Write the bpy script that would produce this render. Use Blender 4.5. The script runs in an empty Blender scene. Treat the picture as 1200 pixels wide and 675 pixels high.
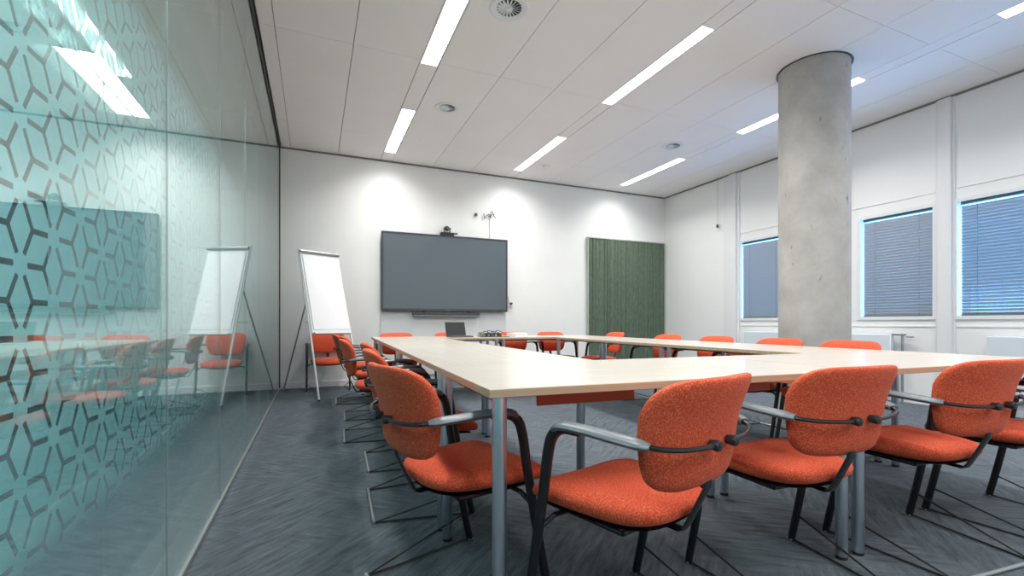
import bpy, math, random
from mathutils import Vector, Matrix
random.seed(7)
col = bpy.context.scene.collection
R = math.radians
PI = math.pi

# ------------------------------------------------------------------ materials
def new_mat(name):
    m = bpy.data.materials.new(name); m.use_nodes = True
    nt = m.node_tree
    return m, nt, nt.nodes['Principled BSDF']

def N(nt, t, **kw):
    n = nt.nodes.new(t)
    for k, v in kw.items():
        if k in n.inputs.keys(): n.inputs[k].default_value = v
        else: setattr(n, k, v)
    return n

def plain(name, c, rough=.5, metal=0., spec=.5, noise=.0, nscale=8., bump=0., bscale=200., coat=0.):
    m, nt, b = new_mat(name)
    b.inputs['Base Color'].default_value = (*c, 1)
    b.inputs['Roughness'].default_value = rough
    b.inputs['Metallic'].default_value = metal
    b.inputs['Specular IOR Level'].default_value = spec
    if coat: b.inputs['Coat Weight'].default_value = coat; b.inputs['Coat Roughness'].default_value = .05
    tc = N(nt, 'ShaderNodeTexCoord')
    if noise:
        n = N(nt, 'ShaderNodeTexNoise', Scale=nscale, Detail=5.)
        nt.links.new(tc.outputs['Object'], n.inputs['Vector'])
        r = N(nt, 'ShaderNodeValToRGB')
        r.color_ramp.elements[0].position = .3; r.color_ramp.elements[1].position = .7
        r.color_ramp.elements[0].color = (*[x*(1-noise) for x in c], 1)
        r.color_ramp.elements[1].color = (*[min(1, x*(1+noise)) for x in c], 1)
        nt.links.new(n.outputs['Fac'], r.inputs['Fac']); nt.links.new(r.outputs['Color'], b.inputs['Base Color'])
    if bump:
        n = N(nt, 'ShaderNodeTexNoise', Scale=bscale, Detail=3.)
        nt.links.new(tc.outputs['Object'], n.inputs['Vector'])
        bp = N(nt, 'ShaderNodeBump', Strength=bump, Distance=.002)
        nt.links.new(n.outputs['Fac'], bp.inputs['Height']); nt.links.new(bp.outputs['Normal'], b.inputs['Normal'])
    return m

M = {}
M['wall'] = plain('wall_paint', (.84, .855, .845), .6, noise=.015, nscale=3)
M['wall_win'] = plain('window_wall_paint', (.85, .86, .86), .5, noise=.01, nscale=3)
M['ceiling'] = plain('ceiling_tile', (.90, .865, .845), .8, noise=.015, nscale=2, bump=.1, bscale=300)
M['dark'] = plain('shadow_gap', (.06, .06, .06), .8)
M['gap'] = plain('joint_gap', (.22, .21, .20), .8)
M['white'] = plain('white_lacquer', (.80, .81, .82), .35)
M['grey_metal'] = plain('brushed_grey_metal', (.42, .43, .44), .35, metal=.8)
M['chrome'] = plain('satin_chrome', (.70, .76, .82), .28, metal=1.)
M['black'] = plain('black_enamel', (.012, .013, .015), .32)
M['wire'] = plain('black_wire', (.016, .018, .02), .4)
M['bar'] = plain('grey_skid_bar', (.38, .40, .42), .35, metal=.6)
M['pad'] = plain('dark_grey_armrest', (.16, .18, .20), .32, bump=.05)
M['frame'] = plain('dark_frame', (.05, .055, .06), .4)
M['under'] = plain('table_underframe', (.20, .22, .24), .35, metal=.6)
M['panel_orange'] = plain('orange_panel', (.85, .17, .085), .5, bump=.1, bscale=400)
M['panel_teal'] = plain('teal_panel', (.05, .22, .24), .6)
M['paper'] = plain('paper', (.86, .87, .90), .7)
M['plastic_black'] = plain('black_plastic', (.02, .022, .025), .45)
M['plastic_grey'] = plain('grey_plastic', (.09, .09, .085), .5)
M['radiator'] = plain('radiator_enamel', (.70, .76, .82), .4)
M['mount'] = plain('board_panel_grey', (.72, .75, .77), .5)
M['seal'] = plain('clear_silicone_seal', (.34, .44, .43), .2)
M['blue'] = plain('blue_plastic', (.06, .16, .28), .5)
M['slat'] = plain('blind_slat', (.45, .44, .42), .5)
M['rail'] = plain('blind_rail', (.10, .16, .22), .5)

def fabric():
    m, nt, b = new_mat('orange_wool_fabric')
    tc = N(nt, 'ShaderNodeTexCoord')
    v = N(nt, 'ShaderNodeTexNoise', Scale=230., Detail=2.)
    nt.links.new(tc.outputs['Object'], v.inputs['Vector'])
    r = N(nt, 'ShaderNodeValToRGB')
    e = r.color_ramp.elements
    e[0].position = .45; e[0].color = (.62, .070, .028, 1)
    e[1].position = .70; e[1].color = (.82, .20, .10, 1)
    nt.links.new(v.outputs['Fac'], r.inputs['Fac']); nt.links.new(r.outputs['Color'], b.inputs['Base Color'])
    b.inputs['Roughness'].default_value = .85
    b.inputs['Specular IOR Level'].default_value = .2
    b.inputs['Sheen Weight'].default_value = .12
    b.inputs['Sheen Tint'].default_value = (1, .6, .5, 1)
    n = N(nt, 'ShaderNodeTexNoise', Scale=420., Detail=2.)
    nt.links.new(tc.outputs['Object'], n.inputs['Vector'])
    bp = N(nt, 'ShaderNodeBump', Strength=.35, Distance=.002)
    nt.links.new(n.outputs['Fac'], bp.inputs['Height']); nt.links.new(bp.outputs['Normal'], b.inputs['Normal'])
    return m
M['fabric'] = fabric()

def carpet():
    m, nt, b = new_mat('carpet')
    tc = N(nt, 'ShaderNodeTexCoord')
    # 0.5 m tiles whose pile streaks alternate in direction
    mp = N(nt, 'ShaderNodeMapping'); mp.vector_type = 'TEXTURE'; mp.inputs['Rotation'].default_value = (0, 0, R(42)); mp.inputs['Scale'].default_value = (1/4, 1/30, 1)
    mq = N(nt, 'ShaderNodeMapping'); mq.vector_type = 'TEXTURE'; mq.inputs['Rotation'].default_value = (0, 0, R(-38)); mq.inputs['Scale'].default_value = (1/4, 1/30, 1)
    n1 = N(nt, 'ShaderNodeTexNoise', Scale=1.3, Detail=6., Roughness=.7)
    n2 = N(nt, 'ShaderNodeTexNoise', Scale=1.3, Detail=6., Roughness=.7)
    for mm, nn in ((mp, n1), (mq, n2)):
        nt.links.new(tc.outputs['Object'], mm.inputs['Vector']); nt.links.new(mm.outputs['Vector'], nn.inputs['Vector'])
    ch = N(nt, 'ShaderNodeTexNoise', Scale=1.1, Detail=2.)
    nt.links.new(tc.outputs['Object'], ch.inputs['Vector'])
    cr = N(nt, 'ShaderNodeValToRGB'); cr.color_ramp.elements[0].position = .46; cr.color_ramp.elements[1].position = .54
    nt.links.new(ch.outputs['Fac'], cr.inputs['Fac'])
    mx = N(nt, 'ShaderNodeMix'); mx.data_type = 'FLOAT'
    nt.links.new(cr.outputs['Color'], mx.inputs['Factor'])
    nt.links.new(n1.outputs['Fac'], mx.inputs['A']); nt.links.new(n2.outputs['Fac'], mx.inputs['B'])
    r = N(nt, 'ShaderNodeValToRGB')
    e = r.color_ramp.elements
    e[0].position = .36; e[0].color = (.066, .081, .096, 1)
    e[1].position = .68; e[1].color = (.155, .184, .212, 1)
    nt.links.new(mx.outputs['Result'], r.inputs['Fac'])
    f = N(nt, 'ShaderNodeTexNoise', Scale=260., Detail=2.)
    nt.links.new(tc.outputs['Object'], f.inputs['Vector'])
    mr = N(nt, 'ShaderNodeMapRange'); mr.inputs['From Min'].default_value = .3; mr.inputs['From Max'].default_value = .7
    mr.inputs['To Min'].default_value = .75; mr.inputs['To Max'].default_value = 1.25
    nt.links.new(f.outputs['Fac'], mr.inputs['Value'])
    mul = N(nt, 'ShaderNodeVectorMath', operation='MULTIPLY')
    nt.links.new(r.outputs['Color'], mul.inputs[0]); nt.links.new(mr.outputs['Result'], mul.inputs[1])
    nt.links.new(mul.outputs['Vector'], b.inputs['Base Color'])
    b.inputs['Roughness'].default_value = .9; b.inputs['Specular IOR Level'].default_value = .15
    bp = N(nt, 'ShaderNodeBump', Strength=.5, Distance=.004)
    nt.links.new(f.outputs['Fac'], bp.inputs['Height']); nt.links.new(bp.outputs['Normal'], b.inputs['Normal'])
    return m
M['carpet'] = carpet()

def wood(name, ca, cb, rough, rot=0, coat=.3):
    m, nt, b = new_mat(name)
    tc = N(nt, 'ShaderNodeTexCoord')
    mp = N(nt, 'ShaderNodeMapping'); mp.inputs['Scale'].default_value = (26, 1.2, 26) if rot else (1.2, 26, 26)
    n = N(nt, 'ShaderNodeTexNoise', Scale=1.4, Detail=6., Distortion=.4)
    nt.links.new(tc.outputs['Object'], mp.inputs['Vector']); nt.links.new(mp.outputs['Vector'], n.inputs['Vector'])
    r = N(nt, 'ShaderNodeValToRGB')
    r.color_ramp.elements[0].position = .3; r.color_ramp.elements[1].position = .7
    r.color_ramp.elements[0].color = (*ca, 1); r.color_ramp.elements[1].color = (*cb, 1)
    nt.links.new(n.outputs['Fac'], r.inputs['Fac']); nt.links.new(r.outputs['Color'], b.inputs['Base Color'])
    b.inputs['Roughness'].default_value = rough
    b.inputs['Coat Weight'].default_value = coat; b.inputs['Coat Roughness'].default_value = .12
    return m
M['birch'] = wood('birch_tabletop', (.585, .51, .44), (.69, .625, .56), .32)
M['edge'] = wood('birch_edge_band', (.46, .33, .21), (.58, .44, .31), .5, coat=0)

def concrete():
    m, nt, b = new_mat('cast_concrete')
    tc = N(nt, 'ShaderNodeTexCoord')
    n = N(nt, 'ShaderNodeTexNoise', Scale=3.2, Detail=10., Roughness=.65)
    nt.links.new(tc.outputs['Object'], n.inputs['Vector'])
    r = N(nt, 'ShaderNodeValToRGB')
    r.color_ramp.elements[0].position = .30; r.color_ramp.elements[0].color = (.37, .36, .345, 1)
    r.color_ramp.elements[1].position = .72; r.color_ramp.elements[1].color = (.54, .53, .51, 1)
    nt.links.new(n.outputs['Fac'], r.inputs['Fac'])
    v = N(nt, 'ShaderNodeTexNoise', Scale=22., Detail=3.)
    mp = N(nt, 'ShaderNodeMapping'); mp.inputs['Scale'].default_value = (1, 1, .35)
    nt.links.new(tc.outputs['Object'], mp.inputs['Vector']); nt.links.new(mp.outputs['Vector'], v.inputs['Vector'])
    r2 = N(nt, 'ShaderNodeValToRGB')
    r2.color_ramp.elements[0].position = .22; r2.color_ramp.elements[0].color = (.45, .44, .43, 1)
    r2.color_ramp.elements[1].position = .32; r2.color_ramp.elements[1].color = (1, 1, 1, 1)
    nt.links.new(v.outputs['Fac'], r2.inputs['Fac'])
    mul = N(nt, 'ShaderNodeVectorMath', operation='MULTIPLY')
    nt.links.new(r.outputs['Color'], mul.inputs[0]); nt.links.new(r2.outputs['Color'], mul.inputs[1])
    nt.links.new(mul.outputs['Vector'], b.inputs['Base Color'])
    b.inputs['Roughness'].default_value = .7
    bp = N(nt, 'ShaderNodeBump', Strength=.25, Distance=.004)
    nt.links.new(v.outputs['Fac'], bp.inputs['Height']); nt.links.new(bp.outputs['Normal'], b.inputs['Normal'])
    return m
M['concrete'] = concrete()

def felt():
    m, nt, b = new_mat('green_felt')
    tc = N(nt, 'ShaderNodeTexCoord')
    n = N(nt, 'ShaderNodeTexNoise', Scale=60., Detail=4.)
    mp = N(nt, 'ShaderNodeMapping'); mp.inputs['Scale'].default_value = (1, 1, .2)
    nt.links.new(tc.outputs['Object'], mp.inputs['Vector']); nt.links.new(mp.outputs['Vector'], n.inputs['Vector'])
    r = N(nt, 'ShaderNodeValToRGB')
    r.color_ramp.elements[0].position = .3; r.color_ramp.elements[0].color = (.078, .115, .082, 1)
    r.color_ramp.elements[1].position = .7; r.color_ramp.elements[1].color = (.140, .188, .138, 1)
    nt.links.new(n.outputs['Fac'], r.inputs['Fac']); nt.links.new(r.outputs['Color'], b.inputs['Base Color'])
    b.inputs['Roughness'].default_value = .95
    return m
M['felt'] = felt()

def screen():
    m, nt, b = new_mat('screen_glass')
    b.inputs['Base Color'].default_value = (.085, .115, .138, 1)
    b.inputs['Roughness'].default_value = .34
    b.inputs['Specular IOR Level'].default_value = .8
    b.inputs['Coat Weight'].default_value = .3; b.inputs['Coat Roughness'].default_value = .08
    return m
M['screen'] = screen()

def glass():
    """clear architectural glass: see-through with a mirror share that grows at grazing angles"""
    m, nt, b = new_mat('clear_glass'); nt.nodes.remove(b)
    out = nt.nodes['Material Output']
    lw = N(nt, 'ShaderNodeLayerWeight', Blend=.5)
    p = N(nt, 'ShaderNodeMath', operation='POWER'); p.inputs[1].default_value = 4.6
    nt.links.new(lw.outputs['Facing'], p.inputs[0])
    ma = N(nt, 'ShaderNodeMath', operation='MULTIPLY_ADD'); ma.inputs[1].default_value = .95; ma.inputs[2].default_value = .05
    nt.links.new(p.outputs[0], ma.inputs[0])
    tr = N(nt, 'ShaderNodeBsdfTransparent', Color=(.955, .987, .984, 1))
    gl = N(nt, 'ShaderNodeBsdfGlossy', Color=(.93, .985, .98, 1), Roughness=0.)
    mx = N(nt, 'ShaderNodeMixShader')
    nt.links.new(ma.outputs[0], mx.inputs[0]); nt.links.new(tr.outputs[0], mx.inputs[1]); nt.links.new(gl.outputs[0], mx.inputs[2])
    nt.links.new(mx.outputs[0], out.inputs['Surface'])
    return m
M['glass'] = glass()

def film():
    m, nt, b = new_mat('frosted_teal_film'); nt.nodes.remove(b)
    out = nt.nodes['Material Output']
    d = N(nt, 'ShaderNodeBsdfDiffuse', Color=(.46, .82, .86, 1))
    t = N(nt, 'ShaderNodeBsdfTranslucent', Color=(.46, .82, .86, 1))
    a = N(nt, 'ShaderNodeMixShader'); a.inputs[0].default_value = .45
    nt.links.new(d.outputs[0], a.inputs[1]); nt.links.new(t.outputs[0], a.inputs[2])
    tr = N(nt, 'ShaderNodeBsdfTransparent')
    g = N(nt, 'ShaderNodeNewGeometry'); s = N(nt, 'ShaderNodeSeparateXYZ')
    nt.links.new(g.outputs['Position'], s.inputs[0])
    up = N(nt, 'ShaderNodeMapRange'); up.interpolation_type = 'SMOOTHSTEP'
    up.inputs['From Min'].default_value = .36; up.inputs['From Max'].default_value = .52
    dn = N(nt, 'ShaderNodeMapRange'); dn.interpolation_type = 'SMOOTHSTEP'
    dn.inputs['From Min'].default_value = 2.02; dn.inputs['From Max'].default_value = 1.86
    nt.links.new(s.outputs['Z'], up.inputs['Value']); nt.links.new(s.outputs['Z'], dn.inputs['Value'])
    mu = N(nt, 'ShaderNodeMath', operation='MULTIPLY'); nt.links.new(up.outputs[0], mu.inputs[0]); nt.links.new(dn.outputs[0], mu.inputs[1])
    m2 = N(nt, 'ShaderNodeMath', operation='MULTIPLY'); m2.inputs[1].default_value = .92; nt.links.new(mu.outputs[0], m2.inputs[0])
    mx = N(nt, 'ShaderNodeMixShader')
    nt.links.new(m2.outputs[0], mx.inputs[0]); nt.links.new(tr.outputs[0], mx.inputs[1]); nt.links.new(a.outputs[0], mx.inputs[2])
    nt.links.new(mx.outputs[0], out.inputs['Surface'])
    return m
M['film'] = film()

def emit(name, c, s):
    m, nt, b = new_mat(name); nt.nodes.remove(b)
    e = N(nt, 'ShaderNodeEmission', Color=(*c, 1), Strength=s)
    nt.links.new(e.outputs[0], nt.nodes['Material Output'].inputs['Surface'])
    return m
M['lamp'] = emit('lamp_diffuser', (1., .975, .95), 10.)
M['corridor_lamp'] = emit('corridor_lamp', (.80, 1., .98), 14.)

# ------------------------------------------------------------------ mesh helpers
class MB:
    def __init__(s): s.v = []; s.f = []; s.m = []; s.sm = []
    def add(s, vs, fs, mi=0, smooth=False, mat=None):
        o = len(s.v)
        s.v += [tuple(mat @ Vector(p)) if mat else tuple(p) for p in vs]
        for f in fs: s.f.append(tuple(i+o for i in f)); s.m.append(mi); s.sm.append(smooth)
        return s
    def box(s, x0, x1, y0, y1, z0, z1, mi=0, bev=0., mat=None):
        if bev <= 0:
            v = [(x, y, z) for z in (z0, z1) for y in (y0, y1) for x in (x0, x1)]
            f = [(0, 2, 3, 1), (4, 5, 7, 6), (0, 1, 5, 4), (2, 6, 7, 3), (0, 4, 6, 2), (1, 3, 7, 5)]
            return s.add(v, f, mi, False, mat)
        b = min(bev, (x1-x0)/2.01, (y1-y0)/2.01, (z1-z0)/2.01)
        vs = []; idx = {}
        X = (x0, x1); Y = (y0, y1); Z = (z0, z1)
        for i in (0, 1):
            for j in (0, 1):
                for k in (0, 1):
                    sx, sy, sz = (1, -1)[i], (1, -1)[j], (1, -1)[k]
                    for a in range(3):
                        p = [X[i]+sx*b, Y[j]+sy*b, Z[k]+sz*b]; p[a] = (X[i], Y[j], Z[k])[a]
                        idx[(i, j, k, a)] = len(vs); vs.append(tuple(p))
        fs = []
        for a in range(3):
            for e in (0, 1):
                o = [q for q in range(3) if q != a]; r = []
                for p in ((0, 0), (1, 0), (1, 1), (0, 1)):
                    t = [0, 0, 0]; t[a] = e; t[o[0]], t[o[1]] = p; r.append(idx[(*t, a)])
                if (e == 1) == (a == 1): r.reverse()
                fs.append(tuple(r))
        for a in range(3):
            o = [q for q in range(3) if q != a]
            for p in ((0, 0), (1, 0), (1, 1), (0, 1)):
                t0 = [0, 0, 0]; t1 = [0, 0, 0]; t0[a] = 0; t1[a] = 1
                for t in (t0, t1): t[o[0]], t[o[1]] = p
                fs.append((idx[(*t0, o[0])], idx[(*t0, o[1])], idx[(*t1, o[1])], idx[(*t1, o[0])]))
        for i in (0, 1):
            for j in (0, 1):
                for k in (0, 1): fs.append(tuple(idx[(i, j, k, a)] for a in range(3)))
        return s.add(vs, fs, mi, False, mat)
    def tube(s, pts, ra, rb=None, n=10, mi=0, up=(0, 0, 1), cap=True, closed=False):
        """sweep an ellipse (ra sideways, rb along the path's own up) through pts; radii may be lists"""
        P = [Vector(p) for p in pts]; m = len(P)
        if rb is None: rb = ra
        RA = ra if isinstance(ra, (list, tuple)) else [ra]*m
        RB = rb if isinstance(rb, (list, tuple)) else [rb]*m
        vs = []; U = None
        for i in range(m):
            a = P[(i-1) % m] if (closed or i) else P[0]; b = P[(i+1) % m] if (closed or i < m-1) else P[-1]
            t = (b-a).normalized()
            if U is None:
                U = Vector(up); U = (U - t*U.dot(t))
                if U.length < 1e-3: U = Vector((1, 0, 0)) - t*t.x
            else: U = U - t*U.dot(t)
            U.normalize(); S = t.cross(U)
            for k in range(n):
                q = 2*PI*k/n
                vs.append(P[i] + S*(RA[i]*math.cos(q)) + U*(RB[i]*math.sin(q)))
        fs = []
        for i in range(m if closed else m-1):
            j = (i+1) % m
            for k in range(n):
                l = (k+1) % n
                fs.append((i*n+k, i*n+l, j*n+l, j*n+k))
        if cap and not closed:
            fs.append(tuple(range(n-1, -1, -1))); fs.append(tuple((m-1)*n+k for k in range(n)))
        return s.add(vs, fs, mi, True)
    def cyl(s, x, y, z0, z1, r, n=20, mi=0, r1=None):
        return s.lathe(x, y, [(0, z0), (r, z0), (r if r1 is None else r1, z1), (0, z1)], n, mi)
    def lathe(s, x, y, prof, n=24, mi=0, mat=None, smooth=True):
        vs = []; fs = []
        for r, z in prof:
            for k in range(n):
                a = 2*PI*k/n; vs.append((x+r*math.cos(a), y+r*math.sin(a), z))
        for i in range(len(prof)-1):
            for k in range(n):
                l = (k+1) % n; fs.append((i*n+k, i*n+l, (i+1)*n+l, (i+1)*n+k))
        return s.add(vs, fs, mi, smooth, mat)
    def build(s, name, mats, parent=None, sub=0):
        me = bpy.data.meshes.new(name); me.from_pydata(s.v, [], s.f)
        if not isinstance(mats, (list, tuple)): mats = [mats]
        for m in mats: me.materials.append(m)
        for p, mi, sm in zip(me.polygons, s.m, s.sm): p.material_index = mi; p.use_smooth = sm
        me.validate(); me.update()
        try: me.set_sharp_from_angle(angle=R(40))
        except Exception: pass
        o = bpy.data.objects.new(name, me); col.objects.link(o)
        if parent: o.parent = parent
        return o

def smooth_path(ctrl, n=6):
    P = [Vector(c) for c in ctrl]; out = []
    for i in range(len(P)-1):
        p0 = P[i-1] if i else P[0]*2-P[1]; p1, p2 = P[i], P[i+1]
        p3 = P[i+2] if i+2 < len(P) else P[-1]*2-P[-2]
        for k in range(n):
            t = k/n
            out.append(.5*((2*p1)+(p2-p0)*t+(2*p0-5*p1+4*p2-p3)*t*t+(3*p1-p0-3*p2+p3)*t**3))
    out.append(P[-1]); return out

def empty(name, loc=(0, 0, 0), rz=0.):
    o = bpy.data.objects.new(name, None); col.objects.link(o); o.location = loc; o.rotation_euler = (0, 0, rz)
    o.empty_display_size = .1
    return o
def tag(o, label, cat, group=None):
    o['label'] = label; o['category'] = cat
    if group: o['group'] = group
    return o
def struct(o, label=None):
    o['kind'] = 'structure'
    if label: o['label'] = label
    return o
def thing(name, label, cat, loc=(0, 0, 0), rz=0., group=None):
    return tag(empty(name, loc, rz), label, cat, group)
def copy_tree(o, parent=None):
    c = o.copy(); col.objects.link(c)
    if parent: c.parent = parent
    for ch in [x for x in bpy.data.objects if x.parent == o]: copy_tree(ch, c)
    return c

# ------------------------------------------------------------------ dimensions
CEIL = 3.379; XW = 6.33; YB = 7.21; YN = -2.6; GX = -.44; GX2 = -.525; XC = -2.9
HX, HY, TR = .4377, 1.1857, -.0483        # table group corner and its slight turn in the room
W, L, LS, V = .79, 1.51, 1.745, 5.07
cT, sT = math.cos(TR), math.sin(TR)
def TP(u, v): return (HX+u*cT-v*sT, HY+u*sT+v*cT)

# ------------------------------------------------------------------ room shell
struct(MB().box(XC, XW+.3, YN-.2, YB+.2, -.1, 0).build('floor', M['carpet']), 'dark blue grey carpet with brushed pile')

# ceiling: long tiles with open joints over a dark void
seams = [GX+.02, -.30, .32, .915, 1.095, 1.71, 2.33, 2.94, 3.10, 3.74, 4.34, 4.99, 5.15, 5.75, XW+.0]
ysm = [YN, -1.65, .33, 2.32, 4.31, 6.25, YB-.012]
mb = MB()
mb.box(XC, XW+.3, YN-.2, YB+.2, CEIL+.03, CEIL+.13, 1)
CX, CY, CR = 4.457, 2.995, .298
channels = ((.915, 1.095), (2.94, 3.10), (4.99, 5.15))
for i in range(len(seams)-1):
    a, b = seams[i]+.003, seams[i+1]-.003
    if (seams[i], seams[i+1]) in channels: continue
    for j in range(len(ysm)-1):
        c, d = ysm[j]+.0018, ysm[j+1]-.0018
        mb.box(a, b, c, d, CEIL, CEIL+.03, 0)
ceiling = struct(mb.build('ceiling', [M['ceiling'], M['gap']]), 'white ceiling of long tiles with thin joints')
# corridor ceiling and walls beyond the glass
mb = MB()
mb.box(XC, GX2-.03, YN-.2, YB+.2, 2.7, CEIL+.03)
struct(mb.build('ceiling', M['wall']), 'lower corridor ceiling beyond the glass')
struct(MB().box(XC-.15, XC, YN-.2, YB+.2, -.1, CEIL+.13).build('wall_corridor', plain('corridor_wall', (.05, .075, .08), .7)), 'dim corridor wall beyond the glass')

mb = MB().box(XC, XW+.3, YB, YB+.2, 0, CEIL+.03)
struct(mb.build('wall_back', M['wall']), 'white wall behind the screen')
struct(MB().box(XC, XW+.3, YN-.2, YN, 0, CEIL+.03).build('wall_front', M['wall']), 'white wall facing the screen wall')
struct(MB().box(GX+.03, XW, YB-.012, YB, 0, .09, bev=.004).build('baseboard_back', M['white']))
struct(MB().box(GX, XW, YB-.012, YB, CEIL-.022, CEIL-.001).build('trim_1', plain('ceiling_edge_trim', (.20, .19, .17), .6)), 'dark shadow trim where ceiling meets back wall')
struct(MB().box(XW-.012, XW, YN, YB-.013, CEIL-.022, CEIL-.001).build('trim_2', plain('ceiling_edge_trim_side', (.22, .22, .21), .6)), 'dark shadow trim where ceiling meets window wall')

# window wall with openings
WINS = [(4.69, 5.44), (2.905, 3.655), (1.95, 2.70), (.03, .78), (-.92, -.17)]
WZ0, WZ1 = .995, 2.215
mb = MB()
ys = [YN]
for a, b in sorted(WINS): ys += [a, b]
ys.append(YB)
mb.box(XW, XW+.28, YN, YB, 0, WZ0); mb.box(XW, XW+.28, YN, YB, WZ1, CEIL+.03)
for i in range(0, len(ys), 2): mb.box(XW, XW+.28, ys[i], ys[i+1], WZ0, WZ1)
struct(mb.build('wall_right', M['wall_win']), 'white window wall')
# pilasters and thin rails on the window wall
k = 3
for y0, y1 in ((5.47, 5.74), (2.735, 2.85), (-.15, -.02)):
    mb = MB().box(XW-.05, XW+.0, y0+.03 if y0 > 5 else y0, y1-.1 if y0 > 5 else y1, 0, CEIL-.023, bev=.004)
    mb.box(XW-.02, XW+.0, y0-.02, y1+.03, 0, CEIL-.023)
    struct(mb.build('trim_%d' % k, M['white']), 'white vertical pilaster strip on the window wall'); k += 1
for z in (2.37, .885):
    mb = MB()
    for a, b in ((-2.5, -.20), (.03, 2.70), (2.89, 5.43)): mb.box(XW-.008, XW, a, b, z-.007, z+.007)
    struct(mb.build('trim_%d' % k, M['wall_win']), 'thin horizontal panel joint on the window wall'); k += 1
for i, (a, b) in enumerate(WINS):
    mb = MB(); t = .035
    for q in ((a-t, a, WZ0-t, WZ1+t), (b, b+t, WZ0-t, WZ1+t)): mb.box(XW-.014, XW+.20, q[0]+(.004 if q[1] == a else -.004), q[1]+(.004 if q[1] == a else -.004), q[2], q[3])
    mb.box(XW-.014, XW+.20, a+.004, b-.004, WZ0-t, WZ0+.004); mb.box(XW-.014, XW+.20, a+.004, b-.004, WZ1-.004, WZ1+t)
    w = struct(empty('window_%d' % (i+1), (0, 0, 0)), 'window behind a lowered blind')
    mb.build('window_frame', M['white'], w)
    MB().box(XW+.062, XW+.068, a, b, WZ0, WZ1).build('pane', M['glass'], w)

# blinds
def blind(y0, y1, label, tilt=66):
    t = thing('venetian_blind', label, 'blind', (XW+.028, (y0+y1)/2, WZ0), 0, 'venetian blinds on the window wall')
    hw = (y1-y0)/2; g = .024
    MB().box(-.02, .02, -hw+.006, hw-g, 1.186, 1.2145, bev=.003).build('headrail', M['rail'], t)
    MB().box(-.012, .012, -hw+.01, hw-g, .004, .018, bev=.003).build('bottom_rail', M['rail'], t)
    mb = MB(); n = 34; pitch = 1.160/n; ang = R(tilt); w2 = .0200
    for i in range(n):
        z = .026+pitch*i
        dx, dz = math.cos(ang)*w2, math.sin(ang)*w2
        # inner edge high, outer edge low, slightly crowned
        pts = [(-dx, dz), (0+.0015, .0012), (dx, -dz)]
        vs = []
        for yy in (-hw+.006, hw-g-.002):
            for (px, pz) in pts: vs.append((px, yy, z+pz))
            for (px, pz) in pts: vs.append((px+.0004, yy, z+pz+.0005))
        fs = [(0, 1, 7, 6), (1, 2, 8, 7), (3, 9, 10, 4), (4, 10, 11, 5), (0, 6, 9, 3), (2, 5, 11, 8), (0, 3, 4, 1), (1, 4, 5, 2), (6, 7, 10, 9), (7, 8, 11, 10)]
        mb.add(vs, fs)
    mb.build('slats', M['slat'], t)
    for yy in (-hw+.14, hw-.16):
        MB().tube([(-.017, yy, .01), (-.017, yy, 1.195)], .0015, n=6).build('ladder_cord', M['blue'], t)
blind(*WINS[0], 'grey venetian blind in the window left of the concrete column')
blind(*WINS[1], 'grey venetian blind in the window just right of the concrete column')
blind(*WINS[2], 'bluish venetian blind in the window at the right edge of the photo', 53)

blind(*WINS[3], 'closed grey venetian blind beside the viewer, outside the picture')
blind(*WINS[4], 'closed grey venetian blind behind the viewer, outside the picture')

# ------------------------------------------------------------------ glass partition
wl = struct(empty('wall_left', (0, 0, 0)), 'double glazed partition to the corridor')
joints = [YN, -1.90, -.97, -.03, .90, 1.84, 2.77, 3.72, 4.66, 5.60, 6.50, YB-.02]
for gx in (GX, GX2):
    for i in range(len(joints)-1):
        MB().box(gx-.006, gx+.0, joints[i]+(.0019 if gx == GX else .0012), joints[i+1]-(.0019 if gx == GX else .0012), .022, CEIL-.018).build('glass_pane', M['glass'], wl)
for jy in joints[1:-1]:
    MB().box(GX-.0058, GX-.0002, jy-.0018, jy+.0018, .022, CEIL-.018).build('joint_seal', M['seal'], wl)
MB().box(GX2-.012, GX+.008, YN, YB, 0, .022, bev=.003).build('floor_channel', M['grey_metal'], wl)
MB().box(GX2-.012, GX+.008, YN, YB-.013, CEIL-.018, CEIL+.029).build('head_channel', M['frame'], wl)
MB().box(GX2-.012, GX+.008, YB-.02, YB, .022, CEIL-.018).build('end_post', M['frame'], wl)

# frosted film: rhombi round six-armed hubs, the lines between them left clear
a = .1468; cs = a*math.sqrt(3)/2; hub_y, hub_z = 1.222, 1.038; e = a/math.sqrt(3); rh = .024; hw = .0062
def rhomb(mb, H1, H2, C1, C2):
    """film tile between two hubs H1,H2 and two three-way points C1,C2 (2-D), edges cut back by half a line"""
    H1, H2, C1, C2 = map(Vector, (H1, H2, C1, C2)); cen = (H1+H2)/2
    def inset(P, Q, C):
        d = (Q-P).normalized(); n = Vector((-d.y, d.x))
        if n.dot(C-P) < 0: n = -n
        return n*hw
    pts = []
    for Hs, Cn, He in ((H1, C1, H2), (H2, C2, H1)):
        d1 = (Cn-Hs).normalized(); d2 = (Cn-He).normalized()
        i1 = inset(Hs, Cn, cen); i2 = inset(He, Cn, cen)
        # corner of the two inset lines near Cn
        tip = Cn + (cen-Cn).normalized()*hw/math.sin(PI/3)
        pts += [Hs+d1*rh, Hs+d1*rh+i1, tip, He+d2*rh+i2, He+d2*rh]
    return pts
mb = MB(); seen = set(); xf = GX2-.0075
c0 = int((-.2-hub_y)/cs); c1 = int((YB-.1-hub_y)/cs)
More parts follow.
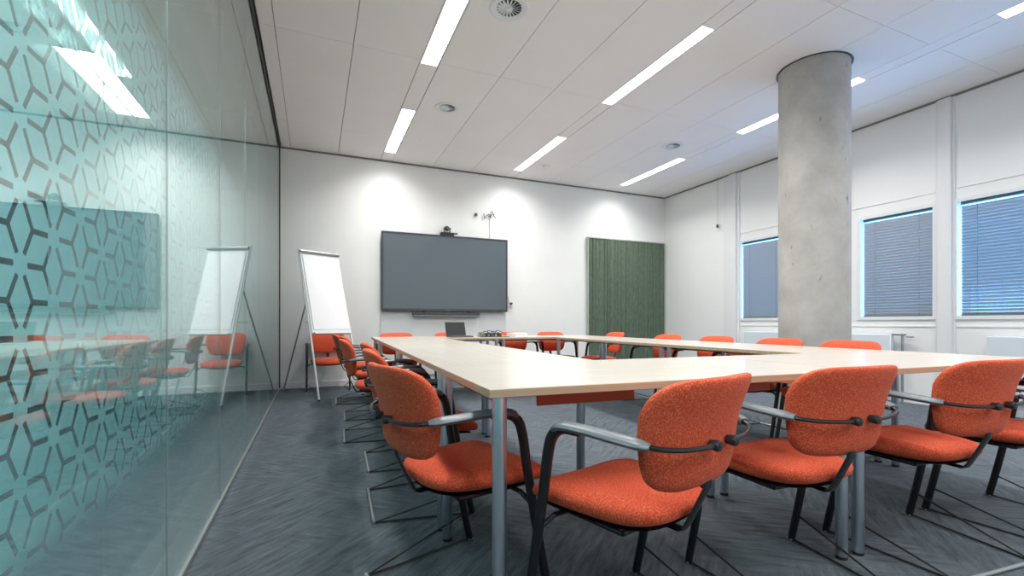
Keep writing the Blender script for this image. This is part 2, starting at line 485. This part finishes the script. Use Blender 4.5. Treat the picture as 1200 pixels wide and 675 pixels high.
for ci in range(c0, c1):
    for ri in range(-5, 8):
        y = hub_y+ci*cs; z = hub_z+ri*a+(a/2 if ci % 2 else 0)-(0 if ci % 2 == 0 else a)
        if z < .30 or z > 2.12: continue
        H = Vector((y, z))
        hexa = [H+Vector((math.cos(R(60*q)), math.sin(R(60*q))))*rh for q in range(6)]
        mb.add([(xf, p.x, p.y) for p in hexa], [tuple(range(6))])
        for ang in (90, 30, -30):
            D = Vector((math.cos(R(ang)), math.sin(R(ang))))*a
            H2 = H+D
            if H2.x > YB-.03: continue
            A1 = Vector((math.cos(R(ang+30)), math.sin(R(ang+30))))*e
            A2 = Vector((math.cos(R(ang-30)), math.sin(R(ang-30))))*e
            p = rhomb(mb, H, H2, H+A1, H+A2)
            mb.add([(xf, q.x, q.y) for q in p], [tuple(range(len(p)))])
mb.build('privacy_film', M['film'], wl)['label'] = 'frosted teal film with a cut pattern of six-pointed stars'

# ------------------------------------------------------------------ luminaires
LAMP_W = 27.
def luminaire(x, w, y0, y1, label):
    t = thing('strip_light', label, 'ceiling light', (x, (y0+y1)/2, CEIL), 0, 'recessed strip lights')
    h = (y1-y0)/2
    MB().box(-w/2+.016, w/2-.016, -h, h, .008, .018).build('diffuser', M['lamp'], t)
    ld = bpy.data.lights.new('lamp', 'AREA'); ld.shape = 'RECTANGLE'; ld.size = w-.034; ld.size_y = 2*h-.01
    ld.energy = LAMP_W; ld.spread = R(142); ld.color = (1., .975, .95)
    lo = bpy.data.objects.new('lamp', ld); col.objects.link(lo); lo.location = (0, 0, .006); lo.parent = t
    mb = MB()
    mb.box(-w/2+.002, -w/2+.016, -h, h, 0, .024); mb.box(w/2-.016, w/2-.002, -h, h, 0, .024)
    mb.build('housing', M['white'], t)
spans = ((5.40, 6.84), (2.92, 4.37), (.44, 1.88), (-2.05, -.60))
rows = ((1.005, .18, 'row nearest the glass wall'), (3.02, .16, 'middle row'), (5.07, .16, 'row nearest the windows'))
pos = ('at the screen wall end', 'second from the screen wall', 'third from the screen wall', 'fourth and behind the viewer')
for (x, w, rn) in rows:
    for (y0, y1), pn in zip(spans, pos): luminaire(x, w, y0, y1, 'recessed strip light of the %s, %s' % (rn, pn))
    cuts = [YN]
    for y0, y1 in sorted(spans): cuts += [y0-.004, y1+.004]
    cuts.append(YB-.012)
    mb = MB()
    for i in range(0, len(cuts), 2): mb.box(x-w/2+.005, x+w/2-.005, cuts[i], cuts[i+1], CEIL+.001, CEIL+.026)
    struct(mb.build('ceiling', M['ceiling']), 'blank cover strip between the strip lights')

# swirl diffusers
def vent(x, y, r, label):
    t = thing('air_diffuser', label, 'ceiling vent', (x, y, CEIL), 0, 'round swirl air vents in the ceiling')
    mb = MB().lathe(0, 0, [(r*.72, -.001), (r, -.012), (r*1.12, -.008), (r*1.16, -.0005), (r*.72, -.0005)], 40)
    mb.build('rim', M['white'], t)
    MB().lathe(0, 0, [(0, -.002), (r*.72, -.002), (r*.72, -.0008), (0, -.0008)], 32).build('dark_core', M['dark'], t)
    mb = MB(); n = 18
    for i in range(n):
        m = Matrix.Rotation(2*PI*i/n, 4, 'Z')
        m = m @ Matrix.Translation((r*.46, 0, -.006)) @ Matrix.Rotation(R(38), 4, 'X')
        mb.box(-r*.25, r*.26, -r*.055, r*.055, -.0015, .0015, mat=m)
    mb.build('blades', M['white'], t)
    MB().lathe(0, 0, [(0, -.018), (r*.17, -.016), (r*.22, -.003), (0, -.003)], 24).build('hub', M['white'], t)
vent(1.40, 3.34, .135, 'round white swirl air vent nearest the viewer beside a strip light')
vent(1.40, 5.17, .125, 'round white swirl air vent in front of the screen wall')
vent(4.58, 5.05, .13, 'round white swirl air vent between middle lights and windows')
t = thing('smoke_detector', 'small white smoke detector on the ceiling near the screen wall', 'smoke detector', (3.33, 6.50, CEIL))
MB().lathe(0, 0, [(0, -.012), (.075, -.012), (.08, -.0005), (0, -.0005)], 28).build('base', M['white'], t)
MB().lathe(0, 0, [(0, -.045), (.035, -.043), (.055, -.026), (.058, -.012), (0, -.012)], 28).build('sensor_cap', M['white'], t)

# ------------------------------------------------------------------ column
t = thing('concrete_column', 'thick round bare concrete column in front of the windows', 'column', (CX, CY, 0))
MB().lathe(0, 0, [(0, .0), (CR, .0), (CR, 1.1), (CR, 2.2), (CR, CEIL+.02), (0, CEIL+.02)], 96).build('shaft', M['concrete'], t)
MB().lathe(0, 0, [(CR+.0005, CEIL-.004), (CR+.018, CEIL-.004), (CR+.018, CEIL+.0), (CR+.0005, CEIL+.0)], 96).build('shadow_ring', M['frame'], t)

# ------------------------------------------------------------------ wall-mounted items
# large display
t = thing('wall_display', 'large switched-off flat display on the back wall', 'screen', (1.935, YB, 1.70))
mb = MB(); w, h = 1.015, .597
o = .028
mb.box(-w, w, -.105, -.094, h-o, h, bev=.002); mb.box(-w, w, -.105, -.094, -h, -h+o+.012, bev=.002)
mb.box(-w, -w+o, -.105, -.094, -h+o, h-o); mb.box(w-o, w, -.105, -.094, -h+o, h-o)
mb.build('bezel', M['frame'], t)
MB().box(-w+.004, w-.004, -.094, -.03, -h+.004, h-.004, bev=.006).build('housing', M['plastic_black'], t)
MB().box(-w+o, w-o, -.100, -.0945, -h+o+.012, h-o).build('screen', M['screen'], t)
MB().box(-.3, .3, -.0298, -.001, -.25, .25).build('wall_bracket', M['grey_metal'], t)
MB().box(-.01, .01, -.1062, -.1052, -h+.010, -h+.022).build('logo_mark', M['grey_metal'], t)
t = thing('soundbar', 'slim dark soundbar tray hanging under the large display', 'speaker', (1.925, YB-.0795, 1.0))
MB().box(-.535, .535, -.045, .045, .025, .088, bev=.008).build('body', M['frame'], t)
MB().box(-.53, .53, -.047, -.0455, .030, .040).build('grey_strip', M['grey_metal'], t)
for x in (-.36, .36): MB().box(x-.02, x+.02, .0, .012, .0885, .1025).build('bracket', M['frame'], t)
t = thing('video_camera', 'small black conference camera on top of the large display', 'camera', (1.93, YB-.07, 2.298))
MB().box(-.11, .11, -.035, .035, 0, .05, bev=.008).build('base', M['plastic_black'], t)
MB().box(.07, .17, -.025, .02, .028, .052, bev=.004).build('side_tab', M['plastic_grey'], t)
mb = MB().box(-.052, -.042, -.02, .02, .055, .13); mb.box(.042, .052, -.02, .02, .055, .13); mb.box(-.052, .052, -.02, .02, .05, .056)
mb.build('yoke', M['plastic_grey'], t)
mb = MB().lathe(0, 0, [(0, .072), (.022, .076), (.036, .095), (.038, .115), (.032, .14), (.016, .152), (0, .154)], 24)
hd = mb.build('camera_head', M['plastic_black'], t)
lm = Matrix.Translation((0, -.04, .112)) @ Matrix.Rotation(R(90), 4, 'X')
MB().lathe(0, 0, [(0, .008), (.02, .008), (.022, -.006), (0, -.006)], 20, mat=lm).build('lens', M['screen'], hd)

# grey backing panels below the display
mb = MB()
mb.box(-1.015, 1.02, -.028, -.001, .12, 1.095, bev=.003)
t = thing('backing_board', 'pale grey backing board on the wall below the large display', 'wall board', (1.935, YB, 0))
mb.build('board', M['mount'], t)
mb = MB(); mb.box(-.53, .53, -.034, -.0282, .12, .98, bev=.003)
mb.build('centre_cover', M['white'], t)

# conduit with a small knot of cable above the display
t = thing('cable_conduit', 'thin white conduit with loose dark cable ends above the display', 'cable', (2.68, YB, 2.31))
MB().box(-.014, .014, -.02, -.001, 0, .36, bev=.003).build('conduit', M['white'], t)
mb = MB()
mb.tube(smooth_path([(.0, -.022, .34), (-.03, -.03, .40), (-.08, -.035, .37), (-.11, -.03, .33), (-.12, -.03, .41)], 5), .006, n=6)
mb.tube(smooth_path([(.0, -.022, .35), (.0, -.04, .43), (.03, -.035, .45), (.05, -.03, .39), (.09, -.03, .35)], 5), .006, n=6)
mb.tube(smooth_path([(-.05, -.03, .38), (-.01, -.04, .36), (.02, -.03, .41), (.07, -.03, .40)], 5), .005, n=6)
mb.build('cable_ends', M['plastic_grey'], t)
MB().lathe(0, 0, [(0, .36), (.022, .36), (.022, .40), (0, .40)], 14, mat=Matrix.Translation((-.25, -.022, 0))).build('clip', M['plastic_grey'], t)
t = thing('wall_socket', 'small white socket with a plug at the display right edge', 'socket', (3.05, YB, 1.24))
MB().box(-.04, .04, -.014, -.001, -.05, .05, bev=.004).build('plate', M['white'], t)
MB().lathe(0, 0, [(0, .0), (.02, .0), (.018, .03), (0, .03)], 16, mat=Matrix.Translation((0, -.014, .01)) @ Matrix.Rotation(R(90), 4, 'X')).build('plug', M['plastic_grey'], t)
MB().tube(smooth_path([(0, -.045, .01), (-.02, -.06, -.02), (-.05, -.04, .03), (-.055, -.02, .12)], 5), .004, n=6).build('lead', M['plastic_grey'], t)

# green ribbed acoustic panel
t = thing('acoustic_panel', 'dark green ribbed felt panel on the back wall by the corner', 'wall panel', (5.415, YB, 0))
x0, x1 = -.862, .862; n = 22
mb = MB().box(x0, x1, -.030, -.001, .092, 2.46); mb.build('backing', M['felt'], t)
mb = MB(); widths = [random.choice((.7, 1., 1.4)) for _ in range(n)]; tot = sum(widths); x = x0; prof = [(x0, -.0302)]
for wd in widths:
    ww = wd/tot*(x1-x0); dp = random.choice((.012, .018, .026))
    for q in range(7):
        a_ = q/6; prof.append((x+ww*a_, -.040-dp*math.sin(PI*a_)**.6))
    x += ww
prof.append((x1, -.0302))
vs = [(px, py, z) for z in (.092, 2.46) for px, py in prof]; m_ = len(prof)
mb.add(vs, [(q, q+1, m_+q+1, m_+q) for q in range(m_-1)]+[(m_-1, 0, m_, 2*m_-1)])
mb.add(vs, [tuple(range(m_, 2*m_))])
mb.build('ribs', M['felt'], t)
mb = MB().box(x0-.012, x1+.012, -.063, -.001, 2.4605, 2.478); mb.box(x0-.012, x0-.001, -.063, -.001, .092, 2.46); mb.box(x1+.001, x1+.012, -.063, -.001, .092, 2.46)
mb.build('edge_trim', plain('pale_green_trim', (.42, .47, .43), .6), t)

# radiators under the windows
def radiator(y0, y1, label, valve=False):
    t = thing('radiator', label, 'radiator', (XW, (y0+y1)/2, 0), 0, 'flat radiators under the windows')
    h = (y1-y0)/2
    MB().box(-.10, -.03, -h, h, .16, .79, bev=.008).build('front_panel', M['radiator'], t)
    mb = MB()
    n = int((y1-y0)/.03)
    for i in range(n): mb.box(-.095, -.035, -h+.01+i*.03, -h+.014+i*.03, .7905, .797)
    mb.build('top_grille', M['white'], t)
    for yy in (-h*.7, h*.7):
        MB().box(-.03, -.0085, yy-.02, yy+.02, .3, .7).build('wall_bracket', M['grey_metal'], t)
        MB().box(-.08, -.05, yy-.02, yy+.02, .0, .16).build('foot', M['white'], t)
radiator(4.62, 5.30, 'pale flat radiator left of the concrete column')
radiator(3.27, 3.90, 'pale flat radiator just right of the concrete column')
radiator(1.35, 2.43, 'pale flat radiator at the right edge of the photo')
t = thing('radiator_valve', 'small grey valve crank standing beside the radiator right of the column', 'valve', (XW-.065, 3.17, 0))
MB().tube([(0, 0, 0), (0, 0, .775)], .014, n=12).build('riser_pipe', M['grey_metal'], t)
MB().box(-.013, .013, -.035, .10, .775, .80, bev=.004).build('handle', M['grey_metal'], t)
MB().box(-.01, .01, -.11, -.04, .755, .772, bev=.003).build('spout', M['grey_metal'], t)

t = thing('pull_switch', 'small grey pull switch hanging on a thin cord near the corner', 'switch', (XW-.05, 5.86, 2.56))
MB().lathe(0, 0, [(0, -.03), (.018, -.025), (.022, .0), (.014, .03), (0, .034)], 16).build('pull', M['plastic_grey'], t)
MB().tube([(0, 0, .03), (0, 0, CEIL-2.56)], .003, n=6).build('cord', M['bar'], t)

# ------------------------------------------------------------------ tables
def table(u0, u1, v0, v1, label, panel=None, pmat='panel_orange'):
    u, v = (u0+u1)/2, (v0+v1)/2
    x, y = TP(u, v)
    t = thing('conference_table', label, 'table', (x, y, 0), TR, 'birch conference tables set in a rectangle')
    a, b = (u1-u0)/2-.0012, (v1-v0)/2-.0012
    along_x = a >= b
    m_top = M['birch'] if along_x else M['birch_y']
    mb = MB().box(-a, a, -b, b, .716, .740, 1, bev=.0015)
    mb.box(-a+.002, a-.002, -b+.002, b-.002, .7395, .7404, 0)
    mb.build('tabletop', [m_top, M['edge']], t)
    i = .05; r = .0215
    mb = MB()
    for s in (-1, 1):
        if along_x:
            mb.box(-a+.14, a-.14, s*(b-.22)-.012, s*(b-.22)+.012, .690, .7155, bev=.003)
            mb.box(s*(a-i)-.012, s*(a-i)+.012, -b+i+.02, b-i-.02, .692, .7155, bev=.003)
        else:
            mb.box(s*(a-.22)-.012, s*(a-.22)+.012, -b+.14, b-.14, .690, .7155, bev=.003)
            mb.box(-a+i+.02, a-i-.02, s*(b-i)-.012, s*(b-i)+.012, .692, .7155, bev=.003)
    mb.build('underframe', M['under'], t)
    for sx in (-1, 1):
        for sy in (-1, 1):
            lx, ly = sx*(a-i+.004), sy*(b-i)
            lg = MB().lathe(lx, ly, [(0, .012), (r*.9, .012), (r, .016), (r, .71), (r*1.3, .7115), (r*1.3, .7155), (0, .7155)], 24).build('leg', M['chrome'], t)
            MB().lathe(lx, ly, [(0, 0), (r*.95, 0), (r*.95, .0119), (0, .0119)], 18).build('foot_pad', M['plastic_black'], lg)
    if panel:
        p0, p1, side = panel
        if side == 'v': MB().box(p0-u, p1-u, b-.045+.012, b-.045+.024, .54, .7155, bev=.003).build('modesty_panel', M[pmat], t)
        else:
            q = side*(a-.03); MB().box(min(q, q+.012), max(q, q+.012), p0-v, p1-v, .54, .7155, bev=.003).build('modesty_panel', M[pmat], t)
    return t
M['birch_y'] = wood('birch_tabletop_lengthwise', (.585, .51, .44), (.69, .625, .56), .32, rot=R(90))
table(0, L, 0, W, 'birch table of the near row at the left corner, nearest the viewer', (.47, 1.0, 'v'))
table(L, 2*L, 0, W, 'birch table of the near row at the right, leading out of frame', (1.58, 1.91, 'v'))
table(0, W, W, 2.44, 'birch table of the left side row nearest the viewer')
table(0, W, 2.44, V-W, 'birch table of the left side row farther from the viewer')
table(2*L-W, 2*L, W, 2.12, 'birch table of the right side row nearest the viewer', (.88, 1.4, -1))
table(2*L-W, 2*L, 2.12, V-W, 'birch table of the right side row farther from the viewer')
table(0, L, V-W, V, 'birch table of the far row at the left, carrying the laptop')
table(L, 2*L, V-W, V, 'birch table of the far row at the right')

# ------------------------------------------------------------------ chair
def pad_mesh(outline, thick, deform, nr=9, na=56, puff=2.6):
    """closed cushion: outline(angle)->(x,y); thickness rounds off to the rim; deform maps (x,y,h)->xyz"""
    mb = MB(); vs = []; fs = []
    rings = []
    for side in (1, -1):
        rr = [math.sin(PI/2*i/nr) for i in range(nr+1)]
        if side == -1: rr = rr[:-1]
        for i, q in enumerate(rr):
            hgt = side*thick/2*(max(0, 1-q**puff))**(1/puff)
            if i == 0:
                rings.append([len(vs)]); vs.append(deform(*[c*0 for c in (1, 1)], hgt)); continue
            ids = []
            for k in range(na):
                x, y = outline(2*PI*k/na); ids.append(len(vs)); vs.append(deform(x*q, y*q, hgt))
            rings.append(ids)
    top = rings[:nr+1]; bot = rings[nr+1:]
    for seq, flip in ((top, False), (bot+[top[-1]], True)):
        for i in range(len(seq)-1):
            A, B = seq[i], seq[i+1]
            for k in range(na):
                l = (k+1) % na
                f = (A[0], B[k], B[l]) if len(A) == 1 else (A[k], B[k], B[l], A[l])
                fs.append(f[::-1] if flip else f)
    mb.add(vs, fs, 0, True)
    return mb

def sup(a, wx, wy, n):
    c, s = math.cos(a), math.sin(a)
    return wx*math.copysign(abs(c)**(2/n), c), wy*math.copysign(abs(s)**(2/n), s)

def make_chair():
    t = empty('armchair')
    # seat
    def so(a):
        x, y = sup(a, .215, .222, 3.6)
        return x*(1+.17*y/.225) , y+.0
    def sd(x, y, h):
        z = .408+h
        z += -.030*max(0, (y-.10)/.125)**2          # waterfall front
        z += .012*(x/.235)**2 + .010*max(0, (-y-.08)/.145)**2   # dished
        z += -.004*max(0, 1-(x*x+y*y)/.04) if h > 0 else 0
        return (x, y+.052, z)
    seat = pad_mesh(so, .088, sd).build('seat', M['fabric'], t)
    def shd(x, y, h):
        q = sd(x*.86, y*.86, 0); return (q[0], q[1], q[2]-.040+h)
    pad_mesh(so, .014, shd, nr=5, na=40).build('seat_shell', M['black'], seat)
    # backrest: wide rounded top, narrower rounded foot, wrapped forward at the sides
    def bo(a):
        x, y = sup(a, .232, .146, 5.0)
        k = (y+.148)/.296
        return x*(.84+.18*min(1, k*1.5)-.05*k), y
    def bd(x, y, h):
        zz = .644+y
        wrap = 1.0*x*x
        yy = -.224-.10*y+wrap - (1.7*max(0, y+.02)**2)
        return (x, yy-h, zz)
    back = pad_mesh(bo, .070, bd, na=80, nr=12, puff=2.7).build('backrest', M['fabric'], t)
    # J-shaped spine from under the seat to the backrest
    pts = [(0, -.08, .362), (0, -.150, .360), (0, -.162, .366), (0, -.172, .382), (0, -.200, .44), (0, -.226, .495), (0, -.230, .55)]
    MB().tube(pts, .020, .005, n=10, up=(0, 0, 1)).build('spine', M['black'], t)
    mb = MB().tube([(-.22, .115, .370), (-.1, .115, .366), (.1, .115, .366), (.22, .115, .370)], .008, n=8)
    mb.tube([(-.22, .115, .370), (-.262, .125, .345)], .008, n=8); mb.tube([(.22, .115, .370), (.262, .125, .345)], .008, n=8)
    mb.tube([(-.16, -.08, .367), (.16, -.08, .367)], .008, n=8); mb.tube([(-.16, -.08, .367), (-.16, .115, .367)], .008, n=8); mb.tube([(.16, -.08, .367), (.16, .115, .367)], .008, n=8)
    mb.build('seat_frame', M['black'], t)
    for s in (-1, 1):
        # flat oval post that leans back and rolls over into the armrest
        pts = smooth_path([(s*.272, .200, .004), (s*.270, .170, .14), (s*.269, .138, .30), (s*.268, .108, .46), (s*.267, .090, .57), (s*.266, .070, .618), (s*.265, .030, .637), (s*.264, -.02, .637)], 6)
        n = len(pts)
        ra = [.0125+.006*min(1, i/(n*.75)) for i in range(n)]; rb = [.0155]*n
        for i in range(n):
            k = max(0, (i-n*.72)/(n*.28)); rb[i] = .0155-.007*k; ra[i] += .003*k
        leg = MB().tube(pts, ra, rb, n=12, up=(0, 1, 0)).build('leg', M['black'], t)
        MB().box(s*.272-.012, s*.272+.012, .188, .216, 0, .010, bev=.003).build('foot_cap', M['bar'], leg)
        pts = smooth_path([(s*.266, .066, .628), (s*.265, .035, .645), (s*.261, -.05, .647), (s*.255, -.12, .643), (s*.243, -.18, .638), (s*.230, -.214, .633)], 6)
        n = len(pts); prof = [min(1, .5+i/(n*.2)) * (1 if i < n*.82 else max(.5, 1-(i-n*.82)/(n*.18)*.5)) for i in range(n)]
        arm = MB().tube(pts, [.029*q for q in prof], [.0125*q**.5 for q in prof], n=14, up=(0, 0, 1)).build('armrest', M['pad'], t)
        # thin rod round the back, ending in a clamp
        pts = smooth_path([(s*.230, -.208, .633), (s*.208, -.236, .629), (s*.16, -.256, .624), (s*.10, -.268, .621), (s*.03, -.273, .620)], 5)
        MB().tube(pts, .0065, n=8).build('back_rod', M['black'], arm)
        mm = Matrix.Translation((s*.042, -.272, .620)) @ Matrix.Rotation(R(90), 4, 'X')
        MB().lathe(0, 0, [(0, -.014), (.012, -.014), (.0145, .006), (.012, .012), (0, .014)], 18, mat=mm).build('clamp', M['plastic_black'], t)
        # two thin wires running back to the skid bar
        MB().tube([(s*.271, .198, .008), (s*.222, -.255, .006)], .0042, n=8).build('skid_wire', M['wire'], t)
        MB().tube([(s*.270, .172, .118), (s*.224, -.250, .008)], .0042, n=8).build('brace_wire', M['wire'], t)
    MB().tube([(-.228, -.255, .008), (.228, -.255, .008)], .0075, n=10).build('skid_bar', M['bar'], t)
    return t

chair0 = make_chair(); used = [False]
def place_chair(x, y, rz, label, group):
    if used[0]: o = copy_tree(chair0)
    else: o = chair0; used[0] = True
    o.location = (x, y, 0); o.rotation_euler = (0, 0, rz)
    tag(o, label, 'chair', group)
    return o
def chair_uv(u, v, head, label, group):          # head: degrees anticlockwise from the table group's long depth axis
    x, y = TP(u, v); place_chair(x, y, TR+R(head), label, group)

g = 'orange armchairs along the near row'
chair_uv(.445, -.035, 18, 'orange armchair at the near row, second chair from the table corner leg, angled left', g)
chair_uv(1.15, .035, 0, 'orange armchair square to the near row, its seat overlapping the paired chrome table legs', g)
chair_uv(1.90, .03, -2, 'orange armchair at the near row with its back cut by the right frame edge', g)
chair_uv(2.60, .035, 0, 'orange armchair at the far right of the near row, mostly out of frame', g)
g = 'orange armchairs along the left side row'
chair_uv(.01, .40, -90+14, 'orange armchair at the left table corner, largest chair beside the glass wall', g)
chair_uv(.02, 1.235, -90, 'orange armchair directly behind the large corner chair', g)
chair_uv(.04, 2.0, -90, 'orange armchair third from the viewer along the left tables', g)
chair_uv(-.095, 2.79, -90, 'orange armchair fourth from the viewer along the left tables', g)
chair_uv(-.085, 3.65, -90, 'orange armchair fifth from the viewer along the left tables', g)
chair_uv(-.17, 4.60, -90, 'orange armchair at the far end of the left tables, by the flipchart', g)
g = 'orange armchairs along the far row'
chair_uv(.33, 4.99, 180, 'orange armchair behind the far row below the display left corner', g)
chair_uv(1.065, 4.99, 180, 'orange armchair behind the laptop on the far row', g)
chair_uv(2.0, 4.99, 180, 'orange armchair behind the white papers on the far row', g)
chair_uv(2.62, 4.99, 180, 'orange armchair on the far row between display and green panel', g)
g = 'orange armchairs along the right side row'
chair_uv(3.12, 4.55, 90, 'orange armchair in front of the middle of the green panel', g)
chair_uv(2.97, 3.22, 90, 'orange armchair in front of the green panel right edge', g)
chair_uv(2.97, 2.48, 90, 'orange armchair on the right row, left of the column and its window', g)
chair_uv(2.97, 1.76, 90, 'orange armchair overlapping the left edge of the concrete column', g)
chair_uv(2.97, 1.17, 90, 'orange armchair overlapping the right edge of the concrete column', g)
place_chair(.18, 6.90, PI, 'orange armchair against the wall behind the flipchart', 'orange armchair by the wall')

# ------------------------------------------------------------------ flipchart
t = thing('flipchart', 'white flipchart easel with blank pad beside the glass wall', 'flipchart', (.134, 6.375, 0), R(30))
# local: x along the board, y away from the viewer; board leans back
def FP(x, s): return Vector((x, -.36+.53*s, 1.86*s))          # s: 0 floor, 1 top
def lean(x, s, off=0): p = FP(x, s); return (p.x, p.y-off*.96, p.z+off*.27)
def slab(x0, x1, s0, s1, o0, o1):
    v = [lean(x, s, o) for o in (o0, o1) for s in (s0, s1) for x in (x0, x1)]
    return MB().add(v, [(0, 1, 3, 2), (4, 6, 7, 5), (0, 4, 5, 1), (2, 3, 7, 6), (0, 2, 6, 4), (1, 5, 7, 3)])
slab(-.265, .265, .43, .99, 0, .018).build('board', M['white'], t)
slab(-.242, .247, .45, .955, .0185, .030).build('paper_pad', M['paper'], t)
MB().tube([lean(-.27, .975, .035), lean(.27, .975, .035)], .019, n=12).build('clamp_bar', M['grey_metal'], t)
mb = slab(-.25, .25, .418, .430, 0, .06); mb.build('pen_tray', M['white'], t)
for s in (-1, 1):
    MB().tube([lean(s*.262, 1.0, -.008), lean(s*.275, .43, -.008), tuple(Vector(lean(s*.30, 0, 0)) + Vector((0, 0, .01)))], .0125, n=10).build('front_leg', M['white'], t)
    MB().lathe(0, 0, [(0, 0), (.016, 0), (.016, .02), (0, .02)], 12, mat=Matrix.Translation((s*.30, -.36, 0))).build('leg_tip', M['plastic_black'], t)
MB().tube([lean(0, .97, -.02), (-.13, .80, .01)], .010, n=10).build('rear_leg', M['grey_metal'], t)
MB().tube([lean(-.05, .5, -.02), (-.04, .42, .93)], .004, n=6).build('stay', M['grey_metal'], t)

# ------------------------------------------------------------------ things on the far row
TZ = .7405
x, y = TP(1.06, 4.60)
t = thing('laptop', 'open dark laptop standing on the far table row', 'laptop', (x, y, TZ), TR+R(14))
MB().box(-.145, .145, -.10, .10, .0, .016, bev=.003).build('base', M['plastic_grey'], t)
MB().box(-.13, .13, -.06, .07, .0165, .019, bev=.001).build('keyboard', M['plastic_black'], t)
m = Matrix.Translation((0, .10, .016)) @ Matrix.Rotation(R(-14), 4, 'X')
lid = MB().box(-.145, .145, 0, .008, 0, .185, bev=.002, mat=m).build('lid', M['plastic_grey'], t)
MB().box(-.135, .135, -.0008, -.0002, .01, .175, mat=m).build('display', M['plastic_black'], lid)
x, y = TP(1.49, 4.62)
t = thing('cable_hub', 'low dark box with cables and blue plugs on the far row', 'electronics', (x, y, TZ), TR)
MB().box(-.15, .12, -.06, .06, 0, .05, bev=.006).build('case', M['plastic_black'], t)
for i, mt in enumerate(('blue', 'grey_metal', 'blue', 'white', 'plastic_grey')):
    MB().box(-.12+i*.05, -.10+i*.05, -.075, -.0605, .012, .03).build('plug', M[mt], t)
mb = MB()
for i in range(4):
    mb.tube(smooth_path([(-.1+i*.05, .0, .05), (-.11+i*.06, -.02, .075+.01*(i % 2)), (-.04+i*.06, -.09, .05), (.0+i*.05, -.14, .006), (.08+i*.04, -.16, .006)], 5), .005, n=6)
mb.build('cables', M['plastic_grey'], t)
x, y = TP(1.31, 4.50)
t = thing('coiled_cable', 'small greenish coil of cable beside the laptop', 'cable', (x, y, TZ), TR)
mb = MB()
pts = [(.055*math.cos(a*.5)*(1-.01*a), .04*math.sin(a*.5), .006+.0016*a) for a in range(0, 38)]
mb.tube(pts, .0045, n=6); mb.build('coil', plain('olive_cable', (.20, .22, .16), .6), t)
x, y = TP(1.80, 4.50)
t = thing('paper_stack', 'small stack of white papers on the far row', 'papers', (x, y, TZ), TR+R(8))
mb = MB()
for i in range(9): mb.box(-.09+.003*(i % 3), .09+.003*(i % 2), -.12, .12-.004*(i % 3), i*.006, i*.006+.0055)
mb.build('sheets', M['paper'], t)

# ------------------------------------------------------------------ corridor lights beyond the glass; the second, unseen, is added to brighten the film
for yy, lb in ((3.35, 'corridor strip light seen blurred through the patterned glass'), (.30, 'unseen corridor strip light beside the viewer, added to brighten the film')):
    t = thing('corridor_light', lb, 'ceiling light', (-1.26, yy, 2.70))
    MB().box(-.05, .05, -.8, .8, -.012, .0).build('diffuser', M['corridor_lamp'], t)
    ld = bpy.data.lights.new('lamp', 'AREA'); ld.shape = 'RECTANGLE'; ld.size = .09; ld.size_y = 1.58; ld.energy = 75.; ld.color = (.82, 1., .98)
    lo = bpy.data.objects.new('lamp', ld); col.objects.link(lo); lo.location = (0, 0, -.014); lo.parent = t

# ------------------------------------------------------------------ daylight
w = bpy.data.worlds.new('World'); bpy.context.scene.world = w; w.use_nodes = True
bg = w.node_tree.nodes['Background']
bg.inputs['Color'].default_value = (.15, .44, 1., 1); bg.inputs['Strength'].default_value = 14.0

# ------------------------------------------------------------------ camera
sc = bpy.context.scene
cd = bpy.data.cameras.new('camera'); cam = bpy.data.objects.new('camera', cd); col.objects.link(cam)
cam.location = (0, 0, .922); cam.rotation_euler = (R(90), 0, -.4031)
cd.sensor_width = 36; cd.lens = 543.9*36/1200; cd.shift_y = (378.5-337.5)/1200; cd.clip_start = .02
sc.camera = cam
sc.view_settings.view_transform = 'Standard'; sc.view_settings.look = 'None'
sc.view_settings.gamma = 1; sc.view_settings.use_curve_mapping = False
sc.view_settings.exposure = 0.0
cy = sc.cycles
cy.max_bounces = 10; cy.diffuse_bounces = 6; cy.glossy_bounces = 6; cy.transparent_max_bounces = 24
cy.caustics_reflective = False; cy.caustics_refractive = False
cy.sample_clamp_indirect = 6
cy.use_denoising = True
